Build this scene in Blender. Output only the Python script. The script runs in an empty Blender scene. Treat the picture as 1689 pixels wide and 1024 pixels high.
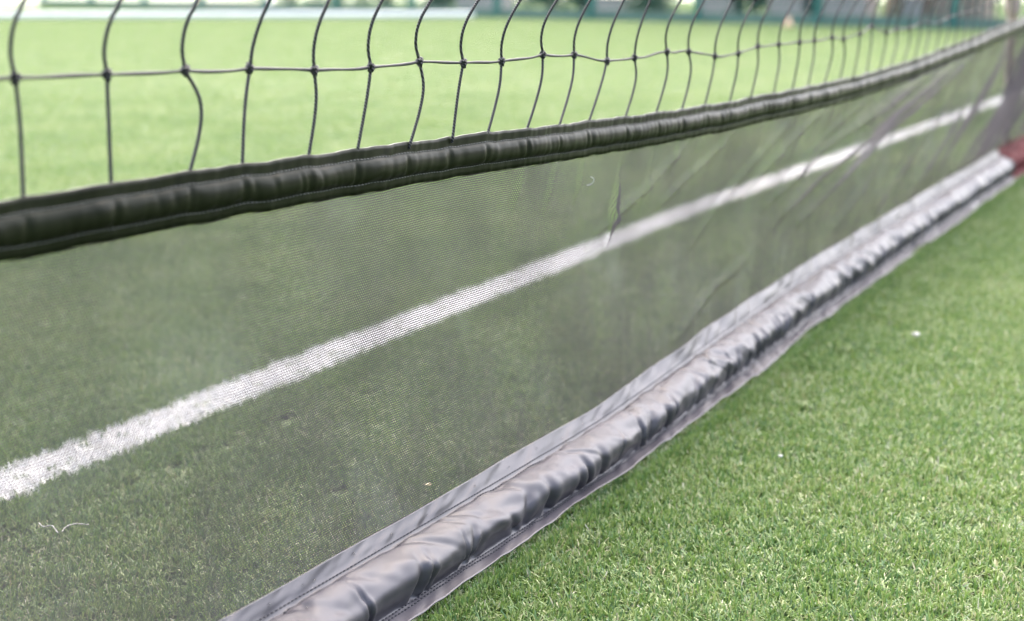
import bpy, math, random
import numpy as np
from mathutils import Vector, Matrix

# ------------------------------------------------------------------ camera, world, sun, exposure
scene = bpy.context.scene
COL = scene.collection
rng = np.random.default_rng(7)
random.seed(7)

F_PX, W_PX, H_PX = 2346.0, 1689.0, 1024.0
PITCH = math.atan(552 / F_PX)
CAM_H = 0.72
cam_d = bpy.data.cameras.new('camera')
cam = bpy.data.objects.new('camera', cam_d); COL.objects.link(cam)
cam.location = (0, 0, CAM_H)
cam.rotation_euler = (math.pi / 2 - PITCH, 0, 0)
cam_d.sensor_width = 36.0
cam_d.lens = 36.0 * F_PX / W_PX
cam_d.clip_start = 0.05; cam_d.clip_end = 600
cam_d.dof.use_dof = True
cam_d.dof.focus_distance = 1.72
cam_d.dof.aperture_fstop = 3.4
scene.camera = cam

SUN_EL, SUN_ROT = math.radians(56), math.radians(6)
world = bpy.data.worlds.new('World'); scene.world = world
world.use_nodes = True
wn = world.node_tree
bg = wn.nodes['Background']
sky = wn.nodes.new('ShaderNodeTexSky')
sky.sky_type = 'NISHITA'; sky.sun_disc = False
sky.sun_elevation = SUN_EL; sky.sun_rotation = SUN_ROT
sky.air_density = 1.0; sky.dust_density = 7.0; sky.ozone_density = 1.0
wn.links.new(sky.outputs[0], bg.inputs[0])
bg.inputs[1].default_value = 0.15
sun_d = bpy.data.lights.new('sun', 'SUN'); sun_d.energy = 2.0
sun_d.angle = math.radians(130); sun_d.color = (1.0, 0.965, 0.955)
sun = bpy.data.objects.new('sun', sun_d); COL.objects.link(sun)
sdir = Vector((math.sin(SUN_ROT) * math.cos(SUN_EL), math.cos(SUN_ROT) * math.cos(SUN_EL), math.sin(SUN_EL)))
sun.rotation_euler = sdir.to_track_quat('Z', 'Y').to_euler()
sun.location = (0, 10, 20)
scene.view_settings.view_transform = 'Standard'
scene.view_settings.look = 'None'
scene.view_settings.gamma = 1.0
scene.view_settings.exposure = 2.52
scene.cycles.transparent_max_bounces = 24
scene.cycles.max_bounces = 7
scene.cycles.use_denoising = True

# ------------------------------------------------------------------ layout frame of the net line
TH = math.radians(30.25)
UX, UY = math.sin(TH), math.cos(TH)            # along the net
NX, NY = math.cos(TH), -math.sin(TH)           # across it, towards the near side
PX0, PY0 = -0.0665, 1.727                      # origin of the net line on the turf

def net_xyz(s, w, z):
    s = np.asarray(s, float); w = np.asarray(w, float); z = np.asarray(z, float)
    x = PX0 + s * UX + w * NX; y = PY0 + s * UY + w * NY
    return np.stack(np.broadcast_arrays(x, y, z), -1)

# ------------------------------------------------------------------ small helpers
def tag(o, label=None, cat=None, group=None, kind=None):
    if label: o['label'] = label
    if cat: o['category'] = cat
    if group: o['group'] = group
    if kind: o['kind'] = kind
    return o

def empty(name, loc=(0, 0, 0)):
    o = bpy.data.objects.new(name, None); COL.objects.link(o); o.location = loc
    o.empty_display_size = 0.1
    return o

def mesh(name, verts, faces, mat=None, parent=None, smooth=True, link=True, uv=None, loc=None):
    me = bpy.data.meshes.new(name)
    verts = np.asarray(verts, float)
    if loc is not None: verts = verts - np.asarray(loc)
    me.from_pydata(verts.tolist(), [], [tuple(map(int, f)) for f in faces])
    if uv is not None:
        l = me.uv_layers.new(name='UVMap')
        li = np.empty(len(me.loops), int); me.loops.foreach_get('vertex_index', li)
        l.data.foreach_set('uv', np.asarray(uv, float)[li].ravel())
    if smooth: me.polygons.foreach_set('use_smooth', [True] * len(me.polygons))
    if mat: me.materials.append(mat)
    me.update()
    o = bpy.data.objects.new(name, me)
    if link: COL.objects.link(o)
    if parent is not None:
        o.parent = parent
        o.matrix_parent_inverse = Matrix.Translation(-Vector(parent.location)) if loc is None else Matrix()
        if loc is not None: o.location = Vector(loc) - Vector(parent.location)
    elif loc is not None: o.location = loc
    return o

def grid_faces(nu, nv, close_v=False):
    f = []
    for i in range(nu - 1):
        for j in range(nv if close_v else nv - 1):
            j2 = (j + 1) % nv
            f.append((i * nv + j, (i + 1) * nv + j, (i + 1) * nv + j2, i * nv + j2))
    return f

class MB:
    def __init__(self): self.v = []; self.f = []; self.n = 0
    def add(self, v, f):
        v = np.asarray(v, float); self.v.append(v)
        self.f += [tuple(i + self.n for i in q) for q in f]; self.n += len(v)
    def box(self, c, size, rz=0.0):
        sx, sy, sz = [k / 2 for k in size]
        p = np.array([(x, y, z) for x in (-sx, sx) for y in (-sy, sy) for z in (-sz, sz)])
        cs, sn = math.cos(rz), math.sin(rz)
        p = np.stack([p[:, 0] * cs - p[:, 1] * sn, p[:, 0] * sn + p[:, 1] * cs, p[:, 2]], -1) + np.asarray(c)
        self.add(p, [(0, 1, 3, 2), (4, 6, 7, 5), (0, 4, 5, 1), (2, 3, 7, 6), (0, 2, 6, 4), (1, 5, 7, 3)])
    def tube(self, pts, r, n=8):
        pts = np.asarray(pts, float); m = len(pts)
        r = np.broadcast_to(np.asarray(r, float), (m,))
        t = np.gradient(pts, axis=0); t /= np.linalg.norm(t, axis=1)[:, None] + 1e-12
        ref = np.array([0, 0, 1.0]) if abs(t[:, 2]).mean() < 0.8 else np.array([NX, NY, 0.0])
        a = np.cross(t, ref); a /= np.linalg.norm(a, axis=1)[:, None] + 1e-12
        b = np.cross(t, a)
        an = np.linspace(0, 2 * math.pi, n, endpoint=False)
        v = pts[:, None] + r[:, None, None] * (np.cos(an)[None, :, None] * a[:, None] + np.sin(an)[None, :, None] * b[:, None])
        f = grid_faces(m, n, True)
        f.append(tuple(range(n))); f.append(tuple((m - 1) * n + k for k in range(n))[::-1])
        self.add(v.reshape(-1, 3), f)
    def lathe(self, prof, c=(0, 0, 0), n=24):
        prof = np.asarray(prof, float); an = np.linspace(0, 2 * math.pi, n, endpoint=False)
        v = np.stack([prof[:, 0, None] * np.cos(an), prof[:, 0, None] * np.sin(an), np.broadcast_to(prof[:, 1, None], (len(prof), n))], -1)
        self.add(v.reshape(-1, 3) + np.asarray(c), grid_faces(len(prof), n, True))
    def build(self, name, mat=None, parent=None, smooth=True, loc=None):
        return mesh(name, np.concatenate(self.v), self.f, mat, parent, smooth, loc=loc)

def catmull(pts, n):
    pts = np.asarray(pts, float); k = np.linspace(0, len(pts) - 1, n)
    p = np.vstack([2 * pts[0] - pts[1], pts, 2 * pts[-1] - pts[-2]])
    i = np.minimum(k.astype(int), len(pts) - 2); t = (k - i)[:, None]
    a, b, c, d = p[i], p[i + 1], p[i + 2], p[i + 3]
    return 0.5 * (2 * b + (c - a) * t + (2 * a - 5 * b + 4 * c - d) * t ** 2 + (3 * b - a - 3 * c + d) * t ** 3)

_noise_tab = rng.uniform(-1, 1, 4096)
def noise1(x, seed=0):
    x = np.asarray(x, float); i = np.floor(x).astype(int); f = x - i; f = f * f * (3 - 2 * f)
    a = _noise_tab[(i * 7 + seed * 131) % 4096]; b = _noise_tab[((i + 1) * 7 + seed * 131) % 4096]
    return a + (b - a) * f
def noise2(x, y, seed=0):
    x, y = np.broadcast_arrays(np.asarray(x, float), np.asarray(y, float))
    i = np.floor(x).astype(int); j = np.floor(y).astype(int); f = x - i; g = y - j
    f = f * f * (3 - 2 * f); g = g * g * (3 - 2 * g)
    h = lambda a, b: _noise_tab[(a * 374761 + b * 668265 + seed * 977 + ((a * 31) ^ (b * 17))) % 4096]
    return (h(i, j) * (1 - f) + h(i + 1, j) * f) * (1 - g) + (h(i, j + 1) * (1 - f) + h(i + 1, j + 1) * f) * g

# ------------------------------------------------------------------ materials
def new_mat(name):
    m = bpy.data.materials.new(name); m.use_nodes = True
    nt = m.node_tree; b = nt.nodes['Principled BSDF']
    return m, nt, b
def nd(nt, t, **kw):
    n = nt.nodes.new(t)
    for k, v in kw.items(): setattr(n, k, v)
    return n
def math_n(nt, op, a, b=None):
    n = nt.nodes.new('ShaderNodeMath'); n.operation = op
    for k, s in enumerate((a, b)):
        if s is None: continue
        if isinstance(s, (int, float)): n.inputs[k].default_value = s
        else: nt.links.new(s, n.inputs[k])
    return n.outputs[0]
def ramp(nt, fac, stops):
    r = nt.nodes.new('ShaderNodeValToRGB'); e = r.color_ramp.elements
    while len(e) < len(stops): e.new(0.5)
    for k, (p, c) in enumerate(stops): e[k].position = p; e[k].color = (*c, 1)
    nt.links.new(fac, r.inputs[0]); return r.outputs[0]
def simple_mat(name, col, rough=0.5, var=0.15, scale=20, bump=0.0, bscale=200, spec=0.5):
    m, nt, b = new_mat(name)
    tc = nd(nt, 'ShaderNodeTexCoord'); no = nd(nt, 'ShaderNodeTexNoise'); no.inputs['Scale'].default_value = scale
    no.inputs['Detail'].default_value = 5
    nt.links.new(tc.outputs['Object'], no.inputs['Vector'])
    c = np.array(col)
    nt.links.new(ramp(nt, no.outputs['Fac'], [(0.3, tuple(c * (1 - var))), (0.7, tuple(np.minimum(c * (1 + var), 1)))]), b.inputs['Base Color'])
    b.inputs['Roughness'].default_value = rough; b.inputs['Specular IOR Level'].default_value = spec
    if bump:
        n2 = nd(nt, 'ShaderNodeTexNoise'); n2.inputs['Scale'].default_value = bscale
        nt.links.new(tc.outputs['Object'], n2.inputs['Vector'])
        bp = nd(nt, 'ShaderNodeBump'); bp.inputs['Strength'].default_value = bump; bp.inputs['Distance'].default_value = 0.002
        nt.links.new(n2.outputs['Fac'], bp.inputs['Height']); nt.links.new(bp.outputs[0], b.inputs['Normal'])
    return m

def blade_mat(name, stops, trans=0.25):
    m, nt, b = new_mat(name)
    at = nd(nt, 'ShaderNodeAttribute', attribute_name='tint')
    oi = nd(nt, 'ShaderNodeObjectInfo')
    gm = nd(nt, 'ShaderNodeNewGeometry')
    no = nd(nt, 'ShaderNodeTexNoise'); no.inputs['Scale'].default_value = 2.2; no.inputs['Detail'].default_value = 4
    nt.links.new(gm.outputs['Position'], no.inputs['Vector'])
    v = math_n(nt, 'ADD', at.outputs['Fac'], math_n(nt, 'MULTIPLY', math_n(nt, 'SUBTRACT', no.outputs['Fac'], 0.5), 0.5))
    c = ramp(nt, v, stops)
    nt.links.new(c, b.inputs['Base Color'])
    b.inputs['Roughness'].default_value = 0.40
    b.inputs['Specular IOR Level'].default_value = 0.5
    tr = nd(nt, 'ShaderNodeBsdfTranslucent'); nt.links.new(c, tr.inputs['Color'])
    mx = nd(nt, 'ShaderNodeMixShader'); mx.inputs[0].default_value = trans
    nt.links.new(b.outputs[0], mx.inputs[1]); nt.links.new(tr.outputs[0], mx.inputs[2])
    nt.links.new(mx.outputs[0], nt.nodes['Material Output'].inputs['Surface'])
    return m

M_blade = blade_mat('turf_fibre', [(0.0, (0.042, 0.086, 0.024)), (0.2, (0.068, 0.140, 0.046)), (0.42, (0.102, 0.180, 0.036)), (0.62, (0.165, 0.232, 0.068)),
                                   (0.80, (0.235, 0.275, 0.125)), (0.93, (0.29, 0.27, 0.16)), (1.0, (0.34, 0.34, 0.27))], 0.35)
M_wblade = blade_mat('white_turf_fibre', [(0.0, (0.46, 0.47, 0.46)), (0.5, (0.65, 0.65, 0.65)), (1.0, (0.76, 0.76, 0.77))], 0.2)

def ground_mat():
    m, nt, b = new_mat('turf_base')
    tc = nd(nt, 'ShaderNodeTexCoord')
    n1 = nd(nt, 'ShaderNodeTexNoise'); n1.inputs['Scale'].default_value = 60; n1.inputs['Detail'].default_value = 8
    n2 = nd(nt, 'ShaderNodeTexNoise'); n2.inputs['Scale'].default_value = 0.6; n2.inputs['Detail'].default_value = 4
    nt.links.new(tc.outputs['Object'], n1.inputs['Vector']); nt.links.new(tc.outputs['Object'], n2.inputs['Vector'])
    v = math_n(nt, 'ADD', math_n(nt, 'MULTIPLY', n1.outputs['Fac'], 0.7), math_n(nt, 'MULTIPLY', n2.outputs['Fac'], 0.3))
    nt.links.new(ramp(nt, v, [(0.3, (0.035, 0.065, 0.012)), (0.7, (0.085, 0.14, 0.03))]), b.inputs['Base Color'])
    b.inputs['Roughness'].default_value = 0.6
    return m
M_ground = ground_mat()

def pvc_mat(name, col, rough=0.36, ior=1.6):
    m, nt, b = new_mat(name)
    tc = nd(nt, 'ShaderNodeTexCoord')
    n1 = nd(nt, 'ShaderNodeTexNoise'); n1.inputs['Scale'].default_value = 9; n1.inputs['Detail'].default_value = 6
    nt.links.new(tc.outputs['Object'], n1.inputs['Vector'])
    c = np.array(col)
    nt.links.new(ramp(nt, n1.outputs['Fac'], [(0.35, tuple(c * 0.85)), (0.7, tuple(c * 1.2))]), b.inputs['Base Color'])
    nt.links.new(math_n(nt, 'ADD', math_n(nt, 'MULTIPLY', n1.outputs['Fac'], 0.12), rough - 0.06), b.inputs['Roughness'])
    b.inputs['IOR'].default_value = ior
    n3 = nd(nt, 'ShaderNodeTexNoise'); n3.inputs['Scale'].default_value = 420; n3.inputs['Detail'].default_value = 2
    nt.links.new(tc.outputs['Object'], n3.inputs['Vector'])
    bp = nd(nt, 'ShaderNodeBump'); bp.inputs['Strength'].default_value = 0.10; bp.inputs['Distance'].default_value = 0.0005
    nt.links.new(n3.outputs['Fac'], bp.inputs['Height'])
    nt.links.new(bp.outputs[0], b.inputs['Normal'])
    return m
M_hem = pvc_mat('weighted_hem_pvc', (0.034, 0.031, 0.039), 0.46, 1.50)
M_band = pvc_mat('band_pvc', (0.0070, 0.0085, 0.0042), 0.35, 1.16)

def skirt_mat():
    m, nt, b = new_mat('knitted_mesh')
    uvn = nd(nt, 'ShaderNodeUVMap', uv_map='UVMap')
    nz = nd(nt, 'ShaderNodeTexNoise'); nz.inputs['Scale'].default_value = 35; nz.inputs['Detail'].default_value = 3
    nt.links.new(uvn.outputs[0], nz.inputs['Vector'])
    va = nd(nt, 'ShaderNodeVectorMath', operation='SUBTRACT'); va.inputs[1].default_value = (0.5, 0.5, 0.5)
    nt.links.new(nz.outputs['Color'], va.inputs[0])
    vs = nd(nt, 'ShaderNodeVectorMath', operation='SCALE'); vs.inputs['Scale'].default_value = 0.0022
    nt.links.new(va.outputs[0], vs.inputs[0])
    vd = nd(nt, 'ShaderNodeVectorMath', operation='ADD')
    nt.links.new(uvn.outputs[0], vd.inputs[0]); nt.links.new(vs.outputs[0], vd.inputs[1])
    sp = nd(nt, 'ShaderNodeSeparateXYZ'); nt.links.new(vd.outputs[0], sp.inputs[0])
    PU, PV = 0.0035, 0.0028
    v = math_n(nt, 'DIVIDE', sp.outputs['Y'], PV)
    row = math_n(nt, 'FLOOR', v)
    odd = math_n(nt, 'MULTIPLY', math_n(nt, 'MODULO', row, 2.0), 0.5)
    u = math_n(nt, 'ADD', math_n(nt, 'DIVIDE', sp.outputs['X'], PU), odd)
    fu = math_n(nt, 'SUBTRACT', math_n(nt, 'FRACT', u), 0.5)
    fv = math_n(nt, 'SUBTRACT', math_n(nt, 'FRACT', v), 0.5)
    n4 = nd(nt, 'ShaderNodeTexNoise'); n4.inputs['Scale'].default_value = 7; n4.inputs['Detail'].default_value = 3
    nt.links.new(uvn.outputs[0], n4.inputs['Vector'])
    rad = math_n(nt, 'ADD', math_n(nt, 'MULTIPLY', n4.outputs['Fac'], -0.16), 0.492)
    d = math_n(nt, 'ADD', math_n(nt, 'POWER', math_n(nt, 'DIVIDE', fu, rad), 2.0), math_n(nt, 'POWER', math_n(nt, 'DIVIDE', fv, math_n(nt, 'MULTIPLY', rad, 0.9)), 2.0))
    thread = math_n(nt, 'GREATER_THAN', d, 1.0)
    # dusty smears that stay on the fabric
    n2 = nd(nt, 'ShaderNodeTexNoise'); n2.inputs['Scale'].default_value = 5; n2.inputs['Detail'].default_value = 5
    nt.links.new(uvn.outputs[0], n2.inputs['Vector'])
    nt.links.new(ramp(nt, n2.outputs['Fac'], [(0.35, (0.072, 0.063, 0.070)), (0.58, (0.092, 0.081, 0.089)), (0.75, (0.17, 0.166, 0.17))]), b.inputs['Base Color'])
    b.inputs['Roughness'].default_value = 0.7; b.inputs['Specular IOR Level'].default_value = 0.12
    tp = nd(nt, 'ShaderNodeBsdfTransparent')
    mx = nd(nt, 'ShaderNodeMixShader')
    tl = nd(nt, 'ShaderNodeBsdfTranslucent'); tl.inputs['Color'].default_value = (0.060, 0.053, 0.058, 1)
    m2 = nd(nt, 'ShaderNodeMixShader'); m2.inputs[0].default_value = 0.28
    nt.links.new(b.outputs[0], m2.inputs[1]); nt.links.new(tl.outputs[0], m2.inputs[2])
    nt.links.new(thread, mx.inputs[0]); nt.links.new(tp.outputs[0], mx.inputs[1]); nt.links.new(m2.outputs[0], mx.inputs[2])
    nt.links.new(mx.outputs[0], nt.nodes['Material Output'].inputs['Surface'])
    return m
M_skirt = skirt_mat()

def twine_mat():
    m, nt, b = new_mat('braided_twine')
    tc = nd(nt, 'ShaderNodeTexCoord')
    wv = nd(nt, 'ShaderNodeTexWave'); wv.bands_direction = 'DIAGONAL'; wv.inputs['Scale'].default_value = 130
    wv.inputs['Distortion'].default_value = 1.0
    nt.links.new(tc.outputs['Object'], wv.inputs['Vector'])
    nt.links.new(ramp(nt, wv.outputs['Fac'], [(0.2, (0.006, 0.006, 0.007)), (0.8, (0.040, 0.039, 0.044))]), b.inputs['Base Color'])
    b.inputs['Roughness'].default_value = 0.55; b.inputs['Specular IOR Level'].default_value = 0.3
    bp = nd(nt, 'ShaderNodeBump'); bp.inputs['Strength'].default_value = 1.0; bp.inputs['Distance'].default_value = 0.0008
    nt.links.new(wv.outputs['Fac'], bp.inputs['Height']); nt.links.new(bp.outputs[0], b.inputs['Normal'])
    return m
M_twine = twine_mat()
M_stitch_d = simple_mat('dark_thread', (0.03, 0.03, 0.035), 0.7)
M_stitch_l = simple_mat('grey_thread', (0.07, 0.07, 0.068), 0.6)
M_white = simple_mat('white_paint', (0.78, 0.78, 0.76), 0.4, 0.05)
M_whitebit = simple_mat('white_scrap', (0.36, 0.355, 0.33), 0.7, 0.05)
M_tanbit = simple_mat('dry_leaf', (0.35, 0.31, 0.18), 0.8, 0.15)
M_green = simple_mat('green_fence_paint', (0.025, 0.13, 0.11), 0.4, 0.1)
M_greenboard = simple_mat('green_kick_board', (0.08, 0.15, 0.12), 0.6, 0.2)
M_conc = simple_mat('pale_concrete', (0.32, 0.28, 0.28), 0.85, 0.12, 3)
M_path = simple_mat('pale_path', (0.20, 0.18, 0.16), 0.9, 0.2, 2)
M_bark = simple_mat('tan_bark', (0.22, 0.15, 0.10), 0.9, 0.3, 12)
M_orange = simple_mat('peach_plastic', (0.40, 0.26, 0.15), 0.45, 0.05)
M_red = simple_mat('red_plastic', (0.07, 0.007, 0.009), 0.85, 0.1, spec=0.2)
M_pink = simple_mat('pale_pink_foam', (0.72, 0.54, 0.54), 0.6, 0.06)
M_brick = simple_mat('pinkish_brick', (0.24, 0.18, 0.15), 0.9, 0.2, 8)
M_leaf = blade_mat('shrub_leaf', [(0.0, (0.02, 0.045, 0.02)), (0.5, (0.04, 0.075, 0.035)), (1.0, (0.06, 0.10, 0.045))], 0.2)
m, nt, b = new_mat('water'); b.inputs['Transmission Weight'].default_value = 1.0; b.inputs['Roughness'].default_value = 0.02
b.inputs['IOR'].default_value = 1.33; M_water = m

# ------------------------------------------------------------------ ground
G = 150.0
mesh('turf_ground', [(-G, -60, -0.02), (G, -60, -0.02), (G, 260, -0.02), (-G, 260, -0.02)], [(0, 1, 2, 3)], M_ground, smooth=False)['kind'] = 'structure'

# the white line: a strip running beside the net, given along the net's own axis
LS = np.array([-1.5, -0.137, 0.522, 1.667, 2.535, 3.286, 5.392, 8.037, 14.0])
LW = np.array([-0.690, -0.712, -0.742, -0.796, -0.840, -0.858, -0.866, -0.884, -0.92])
LINE_HALF = 0.05
def front_w(s): return np.interp(s, [-1.5, .0, .284, .61, .938, 1.34, 2.183, 2.697, 4.015], [.078, .078, .077, .066, .050, .022, -.012, -.030, -.07])
def line_w(s): return np.interp(s, LS, LW)

# clumps of turf fibre (never linked themselves; instanced by the pile)
def clump(name, n, size, mat, wide=1.0, tall=1.0, r=None):
    r = r or rng
    ang = r.uniform(0, 2 * math.pi, n)
    base = r.uniform(-size / 2, size / 2, (n, 2))
    L = r.uniform(0.014, 0.0225, n) * tall
    lean = np.abs(r.normal(0.0, 0.5, n)) + 0.2
    curl = r.normal(0.9, 0.9, n)
    wd = r.uniform(0.0008, 0.0013, n) * wide
    K = 4
    t = np.linspace(0, 1, K)
    th = lean[:, None] + curl[:, None] * t[None]              # angle from vertical along the blade
    dl = L[:, None] / (K - 1)
    dx = np.concatenate([np.zeros((n, 1)), np.cumsum(np.sin(th[:, :-1]) * dl, 1)], 1)
    dz = np.concatenate([np.zeros((n, 1)), np.cumsum(np.cos(th[:, :-1]) * dl, 1)], 1)
    ca, sa = np.cos(ang)[:, None], np.sin(ang)[:, None]
    px = base[:, :1] + dx * ca; py = base[:, 1:] + dx * sa; pz = -0.02 + dz
    tw = r.normal(0, 0.5, n)[:, None] + r.normal(0, 0.6, n)[:, None] * t[None]
    hx, hy = -np.sin(ang[:, None] + tw), np.cos(ang[:, None] + tw)
    w = wd[:, None] * np.array([1, 1, 0.9, 0.45])[None]
    A = np.stack([px + hx * w, py + hy * w, pz], -1); B = np.stack([px - hx * w, py - hy * w, pz], -1)
    v = np.stack([A, B], 2).reshape(-1, 3)                    # n,K,2
    f = []
    for i in range(n):
        o = i * K * 2
        for k in range(K - 1): f.append((o + 2 * k, o + 2 * k + 1, o + 2 * k + 3, o + 2 * k + 2))
    ob = mesh(name, v, f, mat, smooth=True, link=False)
    a = ob.data.attributes.new('tint', 'FLOAT', 'POINT')
    tint = np.clip(r.normal(0.47, 0.22, n), 0, 1)
    a.data.foreach_set('value', np.repeat(tint, K * 2))
    return ob

def make_set(name, n_var, *args, **kw):
    c = bpy.data.collections.new(name)
    for k in range(n_var): c.objects.link(clump(name + '_fibres', *args, **kw))
    return c

def scatter_group(coll):
    ng = bpy.data.node_groups.new('scatter_' + coll.name, 'GeometryNodeTree')
    ng.interface.new_socket('Geometry', in_out='INPUT', socket_type='NodeSocketGeometry')
    ng.interface.new_socket('Geometry', in_out='OUTPUT', socket_type='NodeSocketGeometry')
    gi = ng.nodes.new('NodeGroupInput'); go = ng.nodes.new('NodeGroupOutput')
    ci = ng.nodes.new('GeometryNodeCollectionInfo'); ci.inputs['Collection'].default_value = coll
    ci.inputs['Separate Children'].default_value = True; ci.inputs['Reset Children'].default_value = True
    ip = ng.nodes.new('GeometryNodeInstanceOnPoints'); ip.inputs['Pick Instance'].default_value = True
    def attr(n, t):
        a = ng.nodes.new('GeometryNodeInputNamedAttribute'); a.data_type = t; a.inputs['Name'].default_value = n
        return a.outputs['Attribute']
    ng.links.new(gi.outputs[0], ip.inputs['Points']); ng.links.new(ci.outputs[0], ip.inputs['Instance'])
    ng.links.new(attr('variant', 'INT'), ip.inputs['Instance Index'])
    cx = ng.nodes.new('ShaderNodeCombineXYZ'); ng.links.new(attr('rot', 'FLOAT'), cx.inputs['Z'])
    er = ng.nodes.new('FunctionNodeEulerToRotation'); ng.links.new(cx.outputs[0], er.inputs[0])
    ng.links.new(er.outputs[0], ip.inputs['Rotation'])
    ng.links.new(attr('scl', 'FLOAT_VECTOR'), ip.inputs['Scale'])
    ng.links.new(ip.outputs[0], go.inputs[0])
    return ng

def scatter(name, pts, coll, n_var, scl):
    me = bpy.data.meshes.new(name); me.from_pydata(np.c_[pts, np.zeros(len(pts))].tolist(), [], [])
    a = me.attributes.new('variant', 'INT', 'POINT'); a.data.foreach_set('value', rng.integers(0, n_var, len(pts)).astype(np.int32))
    a = me.attributes.new('rot', 'FLOAT', 'POINT'); a.data.foreach_set('value', (rng.uniform(0, 2 * math.pi, len(pts))).astype(np.float32))
    a = me.attributes.new('scl', 'FLOAT_VECTOR', 'POINT'); a.data.foreach_set('vector', np.asarray(scl, np.float32).ravel())
    o = bpy.data.objects.new(name, me); COL.objects.link(o)
    md = o.modifiers.new('scatter', 'NODES'); md.node_group = scatter_group(coll)
    return o

def net_sw(x, y):
    dx, dy = x - PX0, y - PY0
    return dx * UX + dy * UY, dx * NX + dy * NY

near_set = make_set('turf_patch', 5, 1700, 0.125, M_blade)
tuft_set = make_set('turf_tuft', 6, 36, 0.018, M_blade)
white_set = make_set('white_tuft', 6, 48, 0.017, M_wblade, tall=1.02)

def wedge(y0, y1, step, margin):
    out = []
    y = y0
    while y < y1:
        hw = 0.40 * y + margin
        xs = np.arange(-hw, hw, step)
        out.append(np.c_[xs, np.full(len(xs), y)]); y += step
    p = np.concatenate(out)
    return p + rng.uniform(-0.2, 0.2, p.shape) * step

def pile(name, y0, y1, k, coll, n, label):
    p = wedge(y0, y1, 0.1 * k, 0.5 if y1 < 10 else 3.0)
    s_, w_ = net_sw(p[:, 0], p[:, 1])
    p = p[(np.abs(w_ - line_w(s_)) > LINE_HALF + 0.075 * k + .01) | (p[:, 1] > 9.2)]
    sc = np.ones((len(p), 3)) * (k, k, 1.0); sc[:, 2] = rng.uniform(0.93, 1.07, len(p))
    tag(scatter(name, p, coll, n, sc), label, 'artificial grass', kind='stuff')
pile('turf_pile', 0.9, 3.2, 1.0, near_set, 5, 'short green artificial turf pile around the near end of the net')
pile('turf_pile', 3.2, 4.2, 1.1, near_set, 5, 'green artificial turf pile beside the middle of the net')
pile('turf_pile', 4.2, 5.6, 1.2, near_set, 5, 'pale green artificial turf pile beside the far end of the net')
pile('turf_pile', 5.6, 7.4, 1.35, near_set, 5, 'pale green artificial turf pile past the far end of the net')
pile('turf_pile', 7.4, 9.2, 1.5, near_set, 5, 'pale green artificial turf pile midway to the far fence')
pile('turf_pile', 9.2, 42.0, 1.75, near_set, 5, 'pale green artificial turf stretching away to the far fence')
# strip around the white line, in small tufts so that its edges stay ragged
tufts, whites = [], []
def a_y(s): return PY0 + s * UY + float(line_w(s)) * NY
for s in np.arange(-0.9, 10.5, 0.0125):
    step = 0.0125 if s < 3 else 0.018
    if s >= 3 and int(round((s + 0.9) / 0.0125)) % 2: continue
    hwid = 0.15 if a_y(s) < 4.0 else 0.19 if a_y(s) < 7 else 0.22
    ww = np.arange(-hwid, hwid, step)
    ss = s + rng.uniform(-0.5, 0.5, len(ww)) * step; ww = ww + rng.uniform(-0.5, 0.5, len(ww)) * step
    for a_, b_ in zip(ss, ww):
        x = PX0 + a_ * UX + (b_ + line_w(a_)) * NX; y = PY0 + a_ * UY + (b_ + line_w(a_)) * NY
        if y < 9.2: (whites if abs(b_) < LINE_HALF + 0.003 * noise1(a_ * 90, 3) else tufts).append((x, y)) if rng.uniform() > .05 or abs(b_) > LINE_HALF else tufts.append((x, y))
        elif abs(b_) < LINE_HALF: whites.append((x, y))
o = scatter('turf_fringe', np.array(tufts), tuft_set, 6, np.ones((len(tufts), 3)))
tag(o, 'green turf fibres bordering the white line', 'artificial grass', kind='stuff')
edge = []
for s in np.arange(-.45, 3.9, .006):
    for k in range(2):
        w = front_w(s) + rng.uniform(.002, .018); edge.append((PX0 + s * UX + w * NX, PY0 + s * UY + w * NY))
sc = np.ones((len(edge), 3)); sc[:, 2] = rng.uniform(1.0, 1.55, len(edge))
o = scatter('turf_edge', np.array(edge), tuft_set, 6, sc)
tag(o, 'green turf fibres standing up along the front edge of the hem', 'artificial grass', kind='stuff')
o = scatter('white_line', np.array(whites), white_set, 6, np.ones((len(whites), 3)))
o['kind'] = 'structure'
ls = np.linspace(-1.3, 13, 120)
lv = np.concatenate([net_xyz(ls, line_w(ls) - LINE_HALF + 0.006, -0.010), net_xyz(ls, line_w(ls) + LINE_HALF - 0.006, -0.010)])
mesh('line_marking', lv, [(i, i + 1, 121 + i, 120 + i) for i in range(119)], M_white, smooth=False)['kind'] = 'structure'

# ------------------------------------------------------------------ the net
net = empty('divider_net', tuple(net_xyz(0, 0, 0)))
tag(net, 'black divider net with mesh skirt, padded band and grey weighted hem lying on the turf', 'net')

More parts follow.
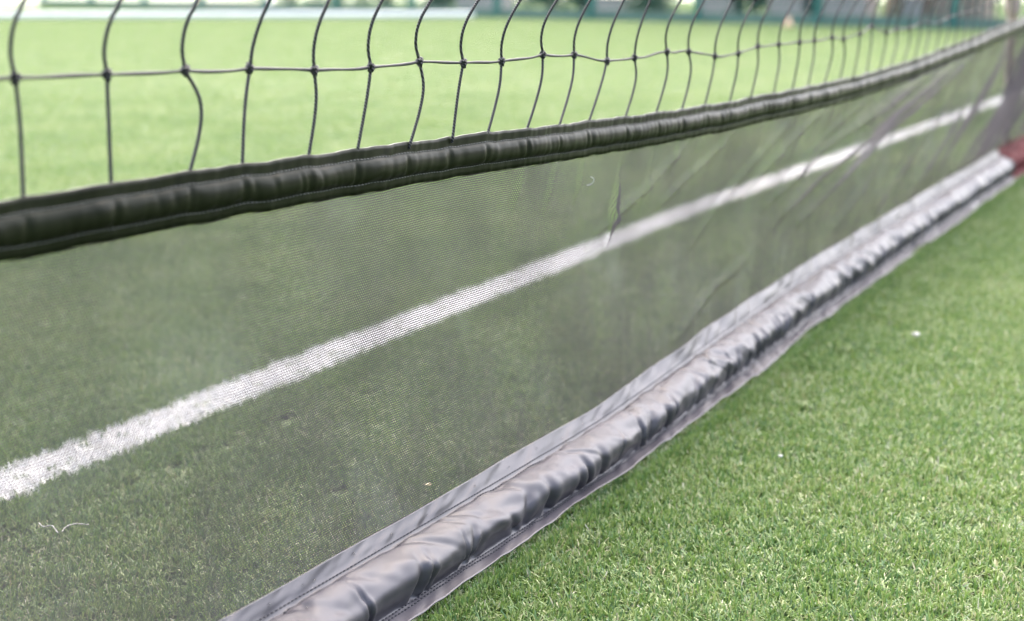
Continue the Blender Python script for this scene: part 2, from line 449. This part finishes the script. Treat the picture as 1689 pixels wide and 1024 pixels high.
S0, S1 = -1.5, 4.62
KS = np.array([-.66, -.561, -.463, -.372, -.276, -.179, -.08, .012, .108, .207, .309, .399, .498, .608, .703, .803, .908, 1.007, 1.124, 1.228])
KZ = np.array([.640, .637, .635, .632, .625, .623, .624, .618, .615, .619, .614, .601, .601, .605, .601, .589, .589, .597, .596, .596])
left = KS[0] - 0.0985 * np.arange(8, 0, -1)
right = KS[-1] + 0.0985 * np.arange(1, 36)
ks = np.concatenate([left, KS, right]); ks = ks[ks < S1 - 0.02]
kz = np.interp(ks, np.concatenate([[S0, ], KS, [1.6, 2.1, 2.7, 3.3, 4.0]]), np.concatenate([[.652], KZ, [.594, .600, .625, .665, .71]]))
new = (ks < KS[0] - .01) | (ks > KS[-1] + .01)
kz = kz + np.where(new, rng.normal(0, .004, len(ks)), 0)
def band_top(s): return np.interp(s, [S0, -.686, -.573, -.392, -.191, .065, .404, .873, 1.563, 2.042, 2.662, 3.308, 4.05, 4.7], [.552, .545, .544, .542, .536, .530, .518, .508, .508, .520, .550, .590, .635, .66])
def hem_c(s): return front_w(s) - .078

# netting: knotted twine squares above the band
BULGE = [3, 0, 30, -4, 9, 2, 17, -2, 7, 10, 9, 3, 9, 4, 8, 5]
FOOT = [30, 175, 303, 395, 503, 583, 667, 737, 800, 865, 920, 968]
DEP = [1.145, 1.228, 1.311, 1.388, 1.471, 1.553, 1.636, 1.715, 1.796, 1.879, 1.965, 2.044]
nb = MB()
TW = 0.0018
rows = 6
PITCH_Z = 0.095
KNOT = {}
for r_ in range(rows):
    for i, s in enumerate(ks):
        if r_ == 0: p = (s, 0.004 * noise1(i * 1.7, 5), kz[i])
        else:
            p = (s + 0.022 * r_ + 0.006 * noise1(i * 0.9 + r_ * 7, 9), 0.024 * r_ ** 0.8 + 0.006 * noise1(i * 1.3 + r_ * 3, 8), kz[i] + PITCH_Z * r_ + 0.004 * noise1(i * 1.9 + r_, 4))
        KNOT[r_, i] = np.array(p)
def strand(p, q, mid, n=16, k=None, rad=TW):
    P = catmull(np.array([p] + mid + [q]), n)
    nb.tube(net_xyz(P[:, 0], P[:, 1], P[:, 2]), rad, k or 8)
off = len(left)
for i, s in enumerate(ks):
    k = i - off
    a = KNOT[0, i]
    if 0 <= k < len(FOOT):
        px_foot = [-.663, -.566, -.470, -.395, -.292, -.208, -.107, -.014, .064, .163, .251, .338][k]
        fs = a[0] + (px_foot - a[0]) * 0.9
        bul = BULGE[k] * DEP[k] / F_PX * 1.05
    else:
        fs = a[0] - 0.035 + 0.012 * noise1(i * 2.3, 11) if k >= 0 else a[0]
        bul = 0.008 + 0.006 * noise1(i * 1.4, 12)
    zt = float(band_top(fs))
    foot = np.array([fs, 0.0, zt - 0.008])
    d = foot - a
    m1 = a + d * 0.28 + np.array([bul * 0.8, bul * 0.25, 0]); m2 = a + d * 0.58 + np.array([bul * 0.75, bul * 0.2, 0])
    strand(a, foot, [m1, m2], 18)
    for r_ in range(rows - 1):
        a, c = KNOT[r_, i], KNOT[r_ + 1, i]; d = c - a
        # leaves the knot steeply, then leans over
        bl = 0.010 + 0.006 * noise1(i * 1.1 + r_ * 5, 13)
        strand(a, c, [a + d * 0.2 + np.array([-bl * 0.75, -bl * .3, 0.004]), a + d * 0.5 + np.array([-bl, -bl * .3, 0.004])], 16)
    if i:
        for r_ in range(rows):
            a, c = KNOT[r_, i - 1], KNOT[r_, i]
            w1 = 0.0016 * noise1(i * 3.1 + r_, 14); w2 = 0.0016 * noise1(i * 2.7 + r_, 15)
            P = catmull([a, a * .7 + c * .3 + (0, 0, w1 - .001), a * .3 + c * .7 + (0, 0, w2 - .0005), c], 14)
            tw = 1 + 0.14 * np.sin(np.linspace(0, 9, 14) + i)
            nb.tube(net_xyz(P[:, 0], P[:, 1], P[:, 2]), TW * 0.95 * tw, 8)
    for r_ in range(rows):                                     # the knot: a small turned loop of the same twine
        c = KNOT[r_, i]
        t = np.linspace(0, 2 * math.pi, 22)
        ph = noise1(i * 5.3 + r_, 16) * 3
        rr = 0.0029 + 0.0010 * np.cos(3 * t + ph)
        nb.tube(net_xyz(c[0] + rr * np.cos(t) * 1.1, c[1] + 0.0018 * np.sin(3 * t), c[2] + rr * np.sin(t) * 1.25), 0.0020, 7)
        t2 = np.linspace(0, 2 * math.pi, 14)
        nb.tube(net_xyz(c[0] + 0.0014 * np.sin(2 * t2), c[1] + 0.0034 * np.cos(t2), c[2] + 0.0038 * np.sin(t2) - .0008), 0.0019, 7)
netting = nb.build('netting', M_twine, net)

# band: PVC folded over a rope
sb = np.linspace(S0, S1, 2100)
half = np.array([(.0012, .0), (.0018, -.004), (.0018, -.009), (.0020, -.0125), (.0022, -.0135), (.0042, -.0148), (.0072, -.0175), (.0092, -.0220), (.0099, -.0265),
                 (.0093, -.0315), (.0070, -.0358), (.0038, -.0380), (.0022, -.0392), (.0022, -.0402), (.0022, -.0450), (.0016, -.0505)])
prof = np.concatenate([half, (half * (-1, 1))[::-1]])
tt = np.concatenate([np.linspace(0, 1, len(half)), np.linspace(1, 0, len(half))])
bul = np.concatenate([np.maximum(half[:, 0] - .0022, 0), -np.maximum(half[:, 0] - .0022, 0)[::-1]]) / .011
feet = []
for i, s in enumerate(ks):
    k = i - off
    feet.append([-.663, -.566, -.470, -.395, -.292, -.208, -.107, -.014, .064, .163, .251, .338][k] if 0 <= k < 12 else (s - .035 if k >= 0 else s))
feet = np.array(feet)
dent = np.zeros(len(sb))
for s in feet: dent += np.exp(-((sb - s) / .0035) ** 2)
extra = np.sort(rng.uniform(S0, S1, 190)); small = np.zeros(len(sb))
for s in extra: small += rng.uniform(.2, 1) * np.exp(-((sb - s) / rng.uniform(.0018, .005)) ** 2)
swell = 1 + 0.14 * noise1(sb * 14, 21) + 0.08 * noise1(sb * 40, 22) + 0.05 * noise1(sb * 95, 23)
topj = 0.0012 * noise1(sb * 22, 24) + 0.0006 * noise1(sb * 70, 25)
i_f = np.searchsorted(feet, sb).clip(1, len(feet) - 1)
fr = (sb - feet[i_f - 1]) / np.maximum(feet[i_f] - feet[i_f - 1], 1e-3)
topj += 0.0022 * (fr.clip(0, 1) - .5) ** 2 * 2 - .0006                # the edge lifts at each cord
lat = 0.004 * noise1(sb * 5, 26) + 0.0015 * noise1(sb * 17, 27)
skew = 0.004
wgrid = np.empty((len(sb), len(prof))); zgrid = np.empty_like(wgrid)
for j in range(len(prof)):
    dj = np.interp(sb + skew * tt[j] * 2, sb, dent); sj = np.interp(sb - skew * tt[j] * 3, sb, small)
    puff = bul[j] * .011 * (.70 * swell - .34 * dj - .17 * sj)
    wgrid[:, j] = prof[j, 0] - bul[j] * .011 + puff + lat + np.sign(prof[j, 0]) * (.0006 * noise1(sb * 60 + j * .3, 28) + .0004 * noise1(sb * 150 + j * .2, 30))
    zgrid[:, j] = band_top(sb) + prof[j, 1] + topj * (1 - tt[j]) + tt[j] * .0011 * noise1(sb * 33, 29)
bv = net_xyz(np.repeat(sb[:, None], len(prof), 1), wgrid, zgrid).reshape(-1, 3)
buv = np.stack([np.repeat(sb[:, None], len(prof), 1), np.broadcast_to(tt * .07, wgrid.shape)], -1).reshape(-1, 2)
band = mesh('band', bv, grid_faces(len(sb), len(prof), True), M_band, net, uv=buv)

def stitch_row(name, sarr, wf, zf, mat, parent, pitch=.0058, length=.0046, r=.00065, both=True):
    mb = MB()
    for s in np.arange(sarr[0], sarr[1], pitch):
        a = np.array([s, s + length * .5, s + length])
        w = np.array([wf(x) for x in a]); z = np.array([zf(x) for x in a])
        P = net_xyz(a, w + np.array([-.0001, .0004, -.0001]), z + np.array([0, .0003, 0]))
        mb.tube(P, [r * .55, r, r * .55], 5)
    return mb.build(name, mat, parent)
def band_at(j):
    return (lambda s: float(np.interp(s, sb, wgrid[:, j])), lambda s: float(np.interp(s, sb, zgrid[:, j])))
for j in (3, 13):
    wf, zf = band_at(j)
    stitch_row('stitching', (S0 + .7, S1 - .05), wf, zf, M_stitch_l, band)

# weighted hem: PVC sleeve round a weight, flaps above and in front
sh = np.linspace(S0, S1, 2300)
ctrl = np.array([(.0010, .0850), (.0045, .0800), (.0085, .0750), (.0120, .0700), (.0175, .0645), (.0235, .0655), (.031, .0655), (.0395, .0630), (.0475, .0590), (.0545, .0530),
                 (.0605, .0455), (.0605, .0360), (.0575, .0270), (.0545, .0195), (.0540, .0135), (.0600, .0108), (.0690, .0090), (.0785, .0075)])
hp = catmull(ctrl, 58); T = np.linspace(0, 1, 58)
tg = np.gradient(hp, axis=0); nrm = np.stack([-tg[:, 1], tg[:, 0]], -1); nrm /= np.linalg.norm(nrm, axis=1)[:, None]
nrm *= np.sign((nrm @ np.array([.7, .7])))[:, None]
flat1 = np.clip((T - .24) / .07, 0, 1) * np.clip((.80 - T) / .07, 0, 1)        # 1 on the roll, 0 on the flaps
D = np.zeros((len(sh), len(T)))
SS, TT = sh[:, None], T[None, :]
# big soft billows
D += flat1 * (.0045 * noise2(SS * 7, TT * 2, 1) + .0022 * noise2(SS * 17 + TT * 7, TT * 4, 2))
# tension creases running in from the upper seam
for k in range(105):
    s0 = rng.uniform(S0, S1); sk = rng.normal(.12, .14); wd = rng.uniform(.0035, .012); A = rng.uniform(.0008, .0032); ln = rng.uniform(.12, .38)
    e = np.exp(-np.clip((TT - .27) / ln, 0, 9) ** 2) * np.clip((TT - .22) / .05, 0, 1)
    x = (SS - s0 - sk * (TT - .25)) / wd
    D += e * A * (-np.exp(-x ** 2) + .55 * np.exp(-((x - 1.7) / 1.3) ** 2) + .25 * np.exp(-((x + 2) / 1.5) ** 2))
# pleats gathered along the lower front seam
x0 = S0
while x0 < S1:
    x0 += rng.uniform(.010, .030) if rng.uniform() < .6 else rng.uniform(.04, .10)
    sk = rng.normal(-.05, .05); wd = rng.uniform(.0018, .009); A = rng.uniform(.0025, .0080); ln = rng.uniform(.09, .24)
    e = np.exp(-np.clip((.70 - TT) / ln, 0, 9) ** 2) * np.clip((.84 - TT) / .06, 0, 1)
    x = (SS - x0 - sk * (TT - .7)) / wd
    D += e * A * (-np.exp(-x ** 2) + .5 * np.exp(-((x - 1.8) / 1.4) ** 2) + .3 * np.exp(-((x + 2.2) / 1.6) ** 2))
D += flat1 * np.exp(-((TT - .56) / .12) ** 2) * (.0055 * (1 - 2 * np.abs(noise2(SS * 11 - TT * 3, TT * 2, 8))) - .002)
D += flat1 * .0007 * noise2(SS * 70, TT * 14, 5)
# flaps: light puckers at the seams, wavy free edges
D += (1 - flat1) * (.0017 * noise2(SS * 45 + TT * 9, TT * 8, 6) + .0018 * noise2(SS * 15, TT * 3, 7))
edge_top = np.clip(1 - TT / .2, 0, 1); edge_fr = np.clip((TT - .86) / .14, 0, 1)
hw = hp[None, :, 0] + nrm[None, :, 0] * D + hem_c(SS) + edge_fr * (.004 * noise1(SS * 6, 31) + .002 * noise1(SS * 19, 32)) + edge_top * .0035 * noise1(SS * 8, 33)
lift = np.interp(SS, [S0, .4, .9, 1.7, 2.4, 4.1, 4.7], [0, 0, .018, .020, .022, .030, .03])
hz = hp[None, :, 1] + nrm[None, :, 1] * D + lift * (1 - TT) + edge_fr * (.003 + .003 * noise1(SS * 11, 34))
hz = np.maximum(hz, .0035)
hv = net_xyz(np.broadcast_to(SS, hw.shape), hw, hz).reshape(-1, 3)
huv = np.stack([np.broadcast_to(SS, hw.shape), np.broadcast_to(TT * .18, hw.shape)], -1).reshape(-1, 2)
hem = mesh('weighted_hem', hv, grid_faces(len(sh), len(T)), M_hem, net, uv=huv)
sol = hem.modifiers.new('thickness', 'SOLIDIFY'); sol.thickness = .0009; sol.offset = 0
i0 = int(np.searchsorted(sh, 3.84))                              # the last stretch of the hem is wrapped in red
rs = slice(i0, len(sh)); rv = net_xyz(np.broadcast_to(SS[rs], hw[rs].shape), hw[rs] + nrm[None, :, 0] * .0022, hz[rs] + np.abs(nrm[None, :, 1]) * .0022).reshape(-1, 3)
red = mesh('end_wrap', rv, grid_faces(len(sh) - i0, len(T)), M_red, net); red['label'] = 'red wrap round the end of the hem'
def hem_at(t, up=.0010):
    j = int(round(t * (len(T) - 1)))
    return (lambda s: float(np.interp(s, sh, hw[:, j])) + up, lambda s: float(np.interp(s, sh, hz[:, j])) + up)
for t_ in (.185, .245, .835, .885):
    wf, zf = hem_at(t_)
    stitch_row('stitching', (-.75, S1 - .2), wf, zf, M_stitch_d, hem, pitch=.0066, length=.0054, r=.00085)

# skirt: fine knitted mesh hanging between band and hem
sk_s = np.linspace(S0, S1, 1900); NV = 80
q = np.linspace(0, 1, NV)
ztop = band_top(sk_s) - .044; zbot = np.interp(sk_s, sh, hz[:, 2]); wbot = np.interp(sk_s, sh, hw[:, 2]) - .0025
wtop = np.interp(sk_s, sb, lat)
SSk = np.broadcast_to(sk_s[:, None], (len(sk_s), NV)); Q = np.broadcast_to(q[None], SSk.shape)
Zs = ztop[:, None] * (1 - Q) + zbot[:, None] * Q
Ws = wtop[:, None] * (1 - Q) + wbot[:, None] * Q
env = np.sin(np.pi * Q) ** .8
Ws = Ws + env * (.012 * noise2(SSk * 2.6, Zs * 3, 41) + .005 * noise2(SSk * 6 + Zs * 4, Zs * 5, 42)) - .010 * np.sin(np.pi * Q)
def crease(pts, A, wd):
    global Ws
    pts = np.array(pts, float); best = np.full(SSk.shape, 9.0); sgn = np.zeros(SSk.shape); tap = np.zeros(SSk.shape)
    L = np.concatenate([[0], np.cumsum(np.linalg.norm(np.diff(pts, axis=0), axis=1))])
    for k in range(len(pts) - 1):
        a, b2 = pts[k], pts[k + 1]; d = b2 - a; l = np.linalg.norm(d); d = d / l
        ux, uz = SSk - a[0], Zs - a[1]; t = np.clip(ux * d[0] + uz * d[1], 0, l)
        ex, ez = ux - t * d[0], uz - t * d[1]; dist = np.hypot(ex, ez); m_ = dist < best
        best = np.where(m_, dist, best); sgn = np.where(m_, np.sign(ex * d[1] - ez * d[0]), sgn); tap = np.where(m_, (L[k] + t) / L[-1], tap)
    x = best * sgn / wd
    Ws = Ws + A * np.exp(-x ** 2) * np.clip(np.sin(np.pi * np.clip(tap * .94 + .03, 0, 1)), 0, 1) ** .6 * np.clip(Q / .03, 0, 1) * np.clip((1 - Q) / .05, 0, 1)
for s in feet[feet > .1]:                                       # short gathers below the band
    L_ = rng.uniform(.05, .16); z0 = float(np.interp(s, sk_s, ztop))
    crease([(s, z0), (s - .35 * L_, z0 - L_)], rng.uniform(.002, .005), rng.uniform(.004, .008))
crease([(2.62, .52), (2.10, .43), (1.60, .33), (1.28, .25)], .040, .014)
crease([(2.75, .51), (2.25, .42), (1.75, .31), (1.42, .21)], .032, .012)
crease([(2.50, .52), (1.98, .45), (1.50, .365), (1.2, .30)], .020, .010)
crease([(2.15, .485), (1.80, .41), (1.45, .31)], .012, .010)
crease([(1.75, .46), (1.45, .385), (1.15, .28)], .010, .010)
crease([(1.45, .46), (1.20, .40), (.98, .31)], .009, .009)
crease([(1.20, .45), (.95, .34), (.80, .26)], .009, .009)
crease([(.45, .42), (.42, .33)], .012, .006)
crease([(.70, .45), (.55, .40), (.38, .35)], .010, .007)
crease([(.92, .455), (.80, .41), (.62, .36)], .010, .008)
crease([(2.60, .36), (2.30, .22), (2.1, .15)], .020, .02)
crease([(3.15, .50), (2.95, .34), (2.70, .16)], .040, .035)
crease([(2.90, .40), (2.65, .25), (2.45, .15)], .018, .02)
crease([(2.05, .30), (1.9, .22), (1.7, .14)], .012, .014)
crease([(1.1, .20), (.9, .17), (.7, .12)], .008, .010)
for s, d_ in ((3.38, .34), (3.50, .30), (3.62, .27), (3.74, .25), (3.82, .2), (4.0, .2), (4.2, .2), (4.4, .2)):
    crease([(s + .12, .64), (s, .35), (s - d_, .11)], .045, .030)
far_e = np.clip((SSk - .5) / 1.2, 0, 1)
Ws = Ws + far_e * env * (.016 * noise2(SSk * 5 - Zs * 9, Zs * 2, 43) + .008 * noise2(SSk * 13 - Zs * 16, Zs * 3, 44))
skv = net_xyz(SSk, Ws, Zs).reshape(-1, 3)
skuv = np.stack([SSk, Zs], -1).reshape(-1, 2)
skirt = mesh('mesh_skirt', skv, grid_faces(len(sk_s), NV), M_skirt, net, uv=skuv)
sol = skirt.modifiers.new('fabric_thickness', 'SOLIDIFY'); sol.thickness = .0007; sol.offset = 0

# top rope that the netting hangs from (above the frame)
rp = MB(); tp_ = np.array([KNOT[rows - 1, i] for i in range(len(ks))])
rp.tube(net_xyz(tp_[:, 0], tp_[:, 1], tp_[:, 2] + .004), .004, 8); rp.build('top_rope', M_twine, net)

# ------------------------------------------------------------------ small things on the hem, skirt and turf
def sphere(r, n=10, m=7):
    mb = MB(); an = np.linspace(0, math.pi, m)
    mb.lathe(np.c_[np.maximum(np.sin(an), .01) * r, np.cos(an) * r], n=n); return mb
wf, zf = hem_at(.09, .0); wf2, zf2 = hem_at(.33, .0)
beads = [(-.392, .11, 1.0), (-.335, .10, .8), (-.315, .12, 1.1), (-.238, .09, 1.2), (-.165, .10, 1.0), (-.205, .17, .6), (-.09, .12, .7), (.02, .10, .9), (.11, .12, .8), (.19, .09, .9), (.26, .14, .7),
         (.33, .11, .9), (.37, .16, .8), (.45, .10, .7), (.52, .12, .8), (.55, .31, 1.0), (-.36, .36, 1.3), (-.13, .33, .7), (-.01, .36, .7), (.16, .40, .6)]
proto = None
for s, t_, k in beads:
    wf, zf = hem_at(t_, 0.0)
    loc = net_xyz(s, wf(s) + .0006, zf(s) + .0006)
    if proto is None:
        o = sphere(.0016).build('water_bead', M_water); proto = o
    else:
        o = proto.copy(); COL.objects.link(o)
    o.location = loc; o.scale = (k, k * 1.15, k * .85)
    tag(o, 'tiny clear water bead sitting on the grey weighted hem', 'water drop', 'water beads on the weighted hem')

def scrap(name, x, y, z, r, mat, label, cat, flat=.6, seed=0):
    g = sphere(r, 14, 9); v = np.concatenate(g.v); rr = np.random.default_rng(seed)
    v = v * (1 + .35 * noise2(v[:, :1] / r * 1.5 + 9 + seed, v[:, 1:2] / r * 1.5 + v[:, 2:3] / r, 50 + seed)) * (1.2, .9, flat)
    o = mesh(name, v, g.f, mat); o.location = (x, y, z); tag(o, label, cat); return o
scrap('white_scrap', .826, 2.822, .006, .0070, M_whitebit, 'small white crumpled scrap lying on the open turf on the right', 'scrap', seed=1)
scrap('white_speck', .411, 2.067, .005, .0030, M_whitebit, 'tiny white speck on the turf close to the front edge of the hem', 'scrap', seed=2)
scrap('dry_leaf', -.122, 1.945, .004, .0048, M_tanbit, 'tiny pale yellow leaf scrap on the turf seen through the skirt', 'leaf', .3, seed=3)
fl = net_xyz(.352, float(np.interp(.352, sk_s, Ws[:, int(.12 * NV)])) + .004, .433)
mb = MB()
t = np.linspace(0, 2.4, 14); mb.tube(np.c_[.005 * np.sin(t * 2), .002 * t * 0, .006 * np.cos(t * 1.6)] , .0008, 6)
o = mb.build('white_fluff', M_whitebit); o.location = fl; tag(o, 'short white curl of fluff caught on the mesh skirt', 'fluff')
mb = MB()
a = catmull([(-.0320, .0200, .006), (-.020, .004, .007), (-.010, .004, .009), (.002, -.012, .007), (.004, -.014, .006)], 22)
c = catmull([(.008, -.010, .006), (.010, .002, .008), (.020, .010, .009), (.036, .014, .006)], 20)
for P in (a, c): mb.tube(P, .0009 + .0003 * np.sin(np.arange(len(P)) * 1.7), 6)
o = mb.build('white_thread', M_whitebit); o.location = (-.600, 1.765, .002); tag(o, 'loose white curly thread lying on the turf behind the skirt', 'thread')

# ------------------------------------------------------------------ end pole of the net
ep = net_xyz(4.20, -.18, 0)
pole = empty('end_pole', tuple(ep)); tag(pole, 'pale pink pole leaning behind the far end of the net', 'pole')
def pole_at(z): return net_xyz(4.20 - .86 * z, -.18 + .14 * z, z)
mb = MB(); mb.tube([pole_at(z) for z in (.02, .3, .6, 1.0, 1.2)], .014, 18); mb.build('pole', M_pink, pole)
mb = MB(); mb.lathe([(.0, -.012), (.055, -.012), (.060, .0), (.056, .018), (.026, .034), (.0, .036)], ep, 32); mb.build('base', M_red, pole)
mb = MB(); mb.tube([pole_at(z) for z in (.59, .60, .62, .75, .95, .965)], [.016, .024, .027, .027, .027, .016], 22); mb.build('sleeve', M_pink, pole)

# ------------------------------------------------------------------ far background
FX, FY, FDX, FDY = -4.25, 29.5, .753, -.658
FA = math.atan2(FDY, FDX)
def fpt(t, d=0.0, z=0.0): return np.array([FX + FDX * t - FDY * d, FY + FDY * t + FDX * d, z])   # d: behind the fence
fence = empty('pitch_fence', tuple(fpt(3.14))); tag(fence, 'tall green wire mesh fence with a green kick board along the far pitch edge', 'fence')
posts = [3.14 + 2.15 * k for k in range(-6, 11)]
mbp = {}
for t in posts:
    mb = MB(); mb.box(fpt(t, 0, 1.5), (.10, .10, 3.04), FA); mb.box(fpt(t, 0, 3.03), (.12, .12, .03), FA); mb.build('post', M_green, fence, smooth=False)
for a, c in zip(posts[:-1], posts[1:]):
    mb = MB()
    for x in np.arange(a + .08, c - .06, .1): mb.box(fpt(x, -.06, 1.6), (.008, .008, 2.8), FA)
    for z in np.arange(.25, 3.0, .2): mb.box(fpt((a + c) / 2, -.068, z), (c - a, .008, .012), FA)
    mb.build('mesh_panel', M_green, fence, smooth=False)
    mb = MB(); mb.box(fpt((a + c) / 2, 0, .075), (c - a - .104, .05, .17), FA); mb.build('kick_board', M_greenboard, fence, smooth=False)

pv = [fpt(-14, .5, -.012), fpt(20, .5, -.012), fpt(20, 9, -.012), fpt(-14, 9, -.012)]
mesh('path', pv, [(0, 1, 2, 3)], M_path, smooth=False)['kind'] = 'structure'

def ray_to_fence(px, d):                                       # where a bearing from the viewpoint crosses a line d behind the fence
    a_ = (px - 844.5) / 2399.0
    ox, oy = FX - FDY * d, FY + FDX * d
    return (oy * a_ - ox) / (FDX - FDY * a_)
def block(px, wpx, d, hh, label):
    t = ray_to_fence(px, d); c = fpt(t, d, 0); L = wpx / F_PX * c[1] * 1.15
    o = MB(); o.box((0, 0, hh * .45), (L, .42, hh * .9), FA); o.box((0, 0, hh * .95), (L + .05, .47, hh * .1 - .004), FA)
    ob = o.build('concrete_block', M_conc, smooth=False); ob.location = c
    bv_ = ob.modifiers.new('bevel', 'BEVEL'); bv_.width = .015; bv_.segments = 2
    tag(ob, label, 'concrete block', 'pale blocks beyond the fence')
block(1190, 58, 1.6, .42, 'pale concrete block beyond the fence, leftmost of the row on the right')
block(1305, 52, 1.6, .42, 'pale concrete block beyond the fence, second from the left in the row')
block(1400, 74, 1.5, .42, 'long pale concrete block beyond the fence just left of the tan tree trunk')
block(1505, 44, 1.4, .42, 'pale concrete block beyond the fence between the tan trunk and the brick pier')
block(1020, 62, 1.8, .36, 'low pale concrete block beyond the fence left of the shrubs')
block(800, 84, 2.4, .36, 'low pale concrete block beyond the fence behind the end of the white bar')

def shrub(px, d, r, hh, label, seed):
    rr = np.random.default_rng(seed); t = ray_to_fence(px, d); c = fpt(t, d, 0)
    root = empty('shrub', tuple(c)); tag(root, label, 'shrub', 'shrubs beyond the fence')
    n = 1500
    ctr = rr.normal(0, 1, (14, 3)) * (r * .5, r * .5, hh * .22) + (0, 0, hh * .5)
    p = ctr[rr.integers(0, 14, n)] + rr.normal(0, 1, (n, 3)) * (r * .22, r * .22, hh * .14)
    p[:, 2] = np.abs(p[:, 2]) + .02
    a = rr.normal(0, 1, (n, 3)); a /= np.linalg.norm(a, axis=1)[:, None]; b_ = np.cross(a, rr.normal(0, 1, (n, 3))); b_ /= np.linalg.norm(b_, axis=1)[:, None]
    a *= .055; b_ *= .028
    v = np.stack([p - a, p + b_, p + a, p - b_], 1).reshape(-1, 3) + c
    o = mesh('foliage', v, [(4 * i, 4 * i + 1, 4 * i + 2, 4 * i + 3) for i in range(n)], M_leaf, root, smooth=False)
    at = o.data.attributes.new('tint', 'FLOAT', 'POINT'); at.data.foreach_set('value', np.repeat(np.clip(rr.normal(.5, .25, n), 0, 1), 4))
    mb = MB()
    for k in range(5):
        e = rr.normal(0, 1, 3) * (r * .4, r * .4, 0) + (0, 0, hh * .7)
        mb.tube(np.array([c, c + e * .5 + rr.normal(0, .03, 3), c + e]), [.02, .014, .006], 6)
    mb.build('stem', M_bark, root)
for px, d, r, hh, lb, sd in [(480, 2.0, .55, 1.0, 'dark shrub beyond the fence behind the white ball', 1), (560, 2.2, .5, 1.1, 'dark shrub beyond the fence left of the two close green posts', 2),
                             (640, 2.2, .5, 1.0, 'shrub beyond the fence behind the middle of the white bar', 3), (730, 2.6, .5, .9, 'shrub beyond the fence above the end of the white bar', 4),
                             (905, 2.0, .55, 1.0, 'green shrub beyond the fence right of the low block', 5), (965, 2.4, .4, .8, 'small shrub beyond the fence left of the second low block', 6),
                             (1085, 1.8, .5, 1.0, 'green shrub beyond the fence left of the row of pale blocks', 7), (1247, 1.9, .38, .9, 'narrow shrub between the first two pale blocks of the row', 8),
                             (1350, 1.8, .30, 1.0, 'narrow shrub left of the long pale block', 9), (1560, 2.2, .5, 1.0, 'shrub left of the brick pier', 10)]:
    shrub(px, d, r, hh, lb, sd)
def tree(px, d, label, seed):
    rr = np.random.default_rng(seed); c = fpt(ray_to_fence(px, d), d, 0)
    root = empty('tree', tuple(c)); tag(root, label, 'tree')
    mb = MB(); mb.tube(np.array([c, c + (0, 0, .25), c + (.03, 0, 1.6), c + (.1, .05, 3.4)]), [.20, .145, .12, .08], 12)
    for k in range(6):
        a0 = c + np.array([.05, .02, 2.0 + .25 * k]); e = rr.normal(0, 1, 3) * (.9, .9, .2) + (0, 0, 1.2)
        mb.tube(np.array([a0, a0 + e * .5, a0 + e]), [.05, .035, .012], 6)
    mb.build('trunk', M_bark, root)
    n = 5000; ctr = rr.normal(0, 1, (40, 3)) * (1.1, 1.1, .7) + (0, 0, 4.2)
    p = c + ctr[rr.integers(0, 40, n)] + rr.normal(0, .28, (n, 3))
    a = rr.normal(0, 1, (n, 3)); a /= np.linalg.norm(a, axis=1)[:, None]; b_ = np.cross(a, rr.normal(0, 1, (n, 3))); b_ /= np.linalg.norm(b_, axis=1)[:, None]
    v = np.stack([p - a * .08, p + b_ * .04, p + a * .08, p - b_ * .04], 1).reshape(-1, 3)
    o = mesh('crown', v, [(4 * i, 4 * i + 1, 4 * i + 2, 4 * i + 3) for i in range(n)], M_leaf, root, smooth=False)
    at = o.data.attributes.new('tint', 'FLOAT', 'POINT'); at.data.foreach_set('value', np.repeat(np.clip(rr.normal(.5, .25, n), 0, 1), 4))
tree(1474, 1.2, 'tan tree trunk standing beyond the fence between two pale blocks', 3)
mb = MB(); mb.box((0, 0, .9), (.75, .5, 1.8), FA); mb.box((0, 0, 1.84), (.86, .6, .076), FA)
o = mb.build('brick_pier', M_brick, smooth=False); o.location = fpt(ray_to_fence(1592, 1.4), 1.4, 0); tag(o, 'pinkish brick pier beyond the fence near the right end', 'brick pier')

# white bar lying on the turf, ball, cone, far line
bar = empty('ground_bar', (-4.9, 25.1, 0)); tag(bar, 'long white bar lying on the turf far behind the net', 'bar')
mb = MB(); mb.box((-4.9, 25.1, .062), (8.4, .12, .10), .03); o = mb.build('bar', M_white, bar, smooth=False)
bv_ = o.modifiers.new('bevel', 'BEVEL'); bv_.width = .02; bv_.segments = 3
for x in (-9.12, -.68):
    mb = MB(); mb.box((x, 25.1 + (x + 4.9) * .03, .065), (.03, .13, .11), .03); mb.build('end_cap', M_white, bar, smooth=False)
mb = MB(); an = np.linspace(0, math.pi, 25); mb.lathe(np.c_[np.maximum(np.sin(an), .001) * .11, .11 + np.cos(an) * .11], n=40)
o = mb.build('football', M_white); o.location = (-5.1, 30.6, 0); tag(o, 'white football lying on the turf in front of the far fence', 'ball')
mb = MB(); mb.lathe([(.0, .0), (.075, .0), (.075, .012), (.055, .016), (.022, .13), (.016, .138), (.0, .138)], n=24)
o = mb.build('marker_cone', M_orange); o.location = (4.08, 21.4, 0); tag(o, 'small peach marker cone on the turf before the fence', 'cone')
lx = np.array([(-30, 37.6), (-8.9, 37.6), (-8.9, 38.6), (-30, 38.6)])
mesh('touch_line', np.c_[lx, np.full(4, .006)], [(0, 1, 2, 3)], M_white, smooth=False)['kind'] = 'structure'
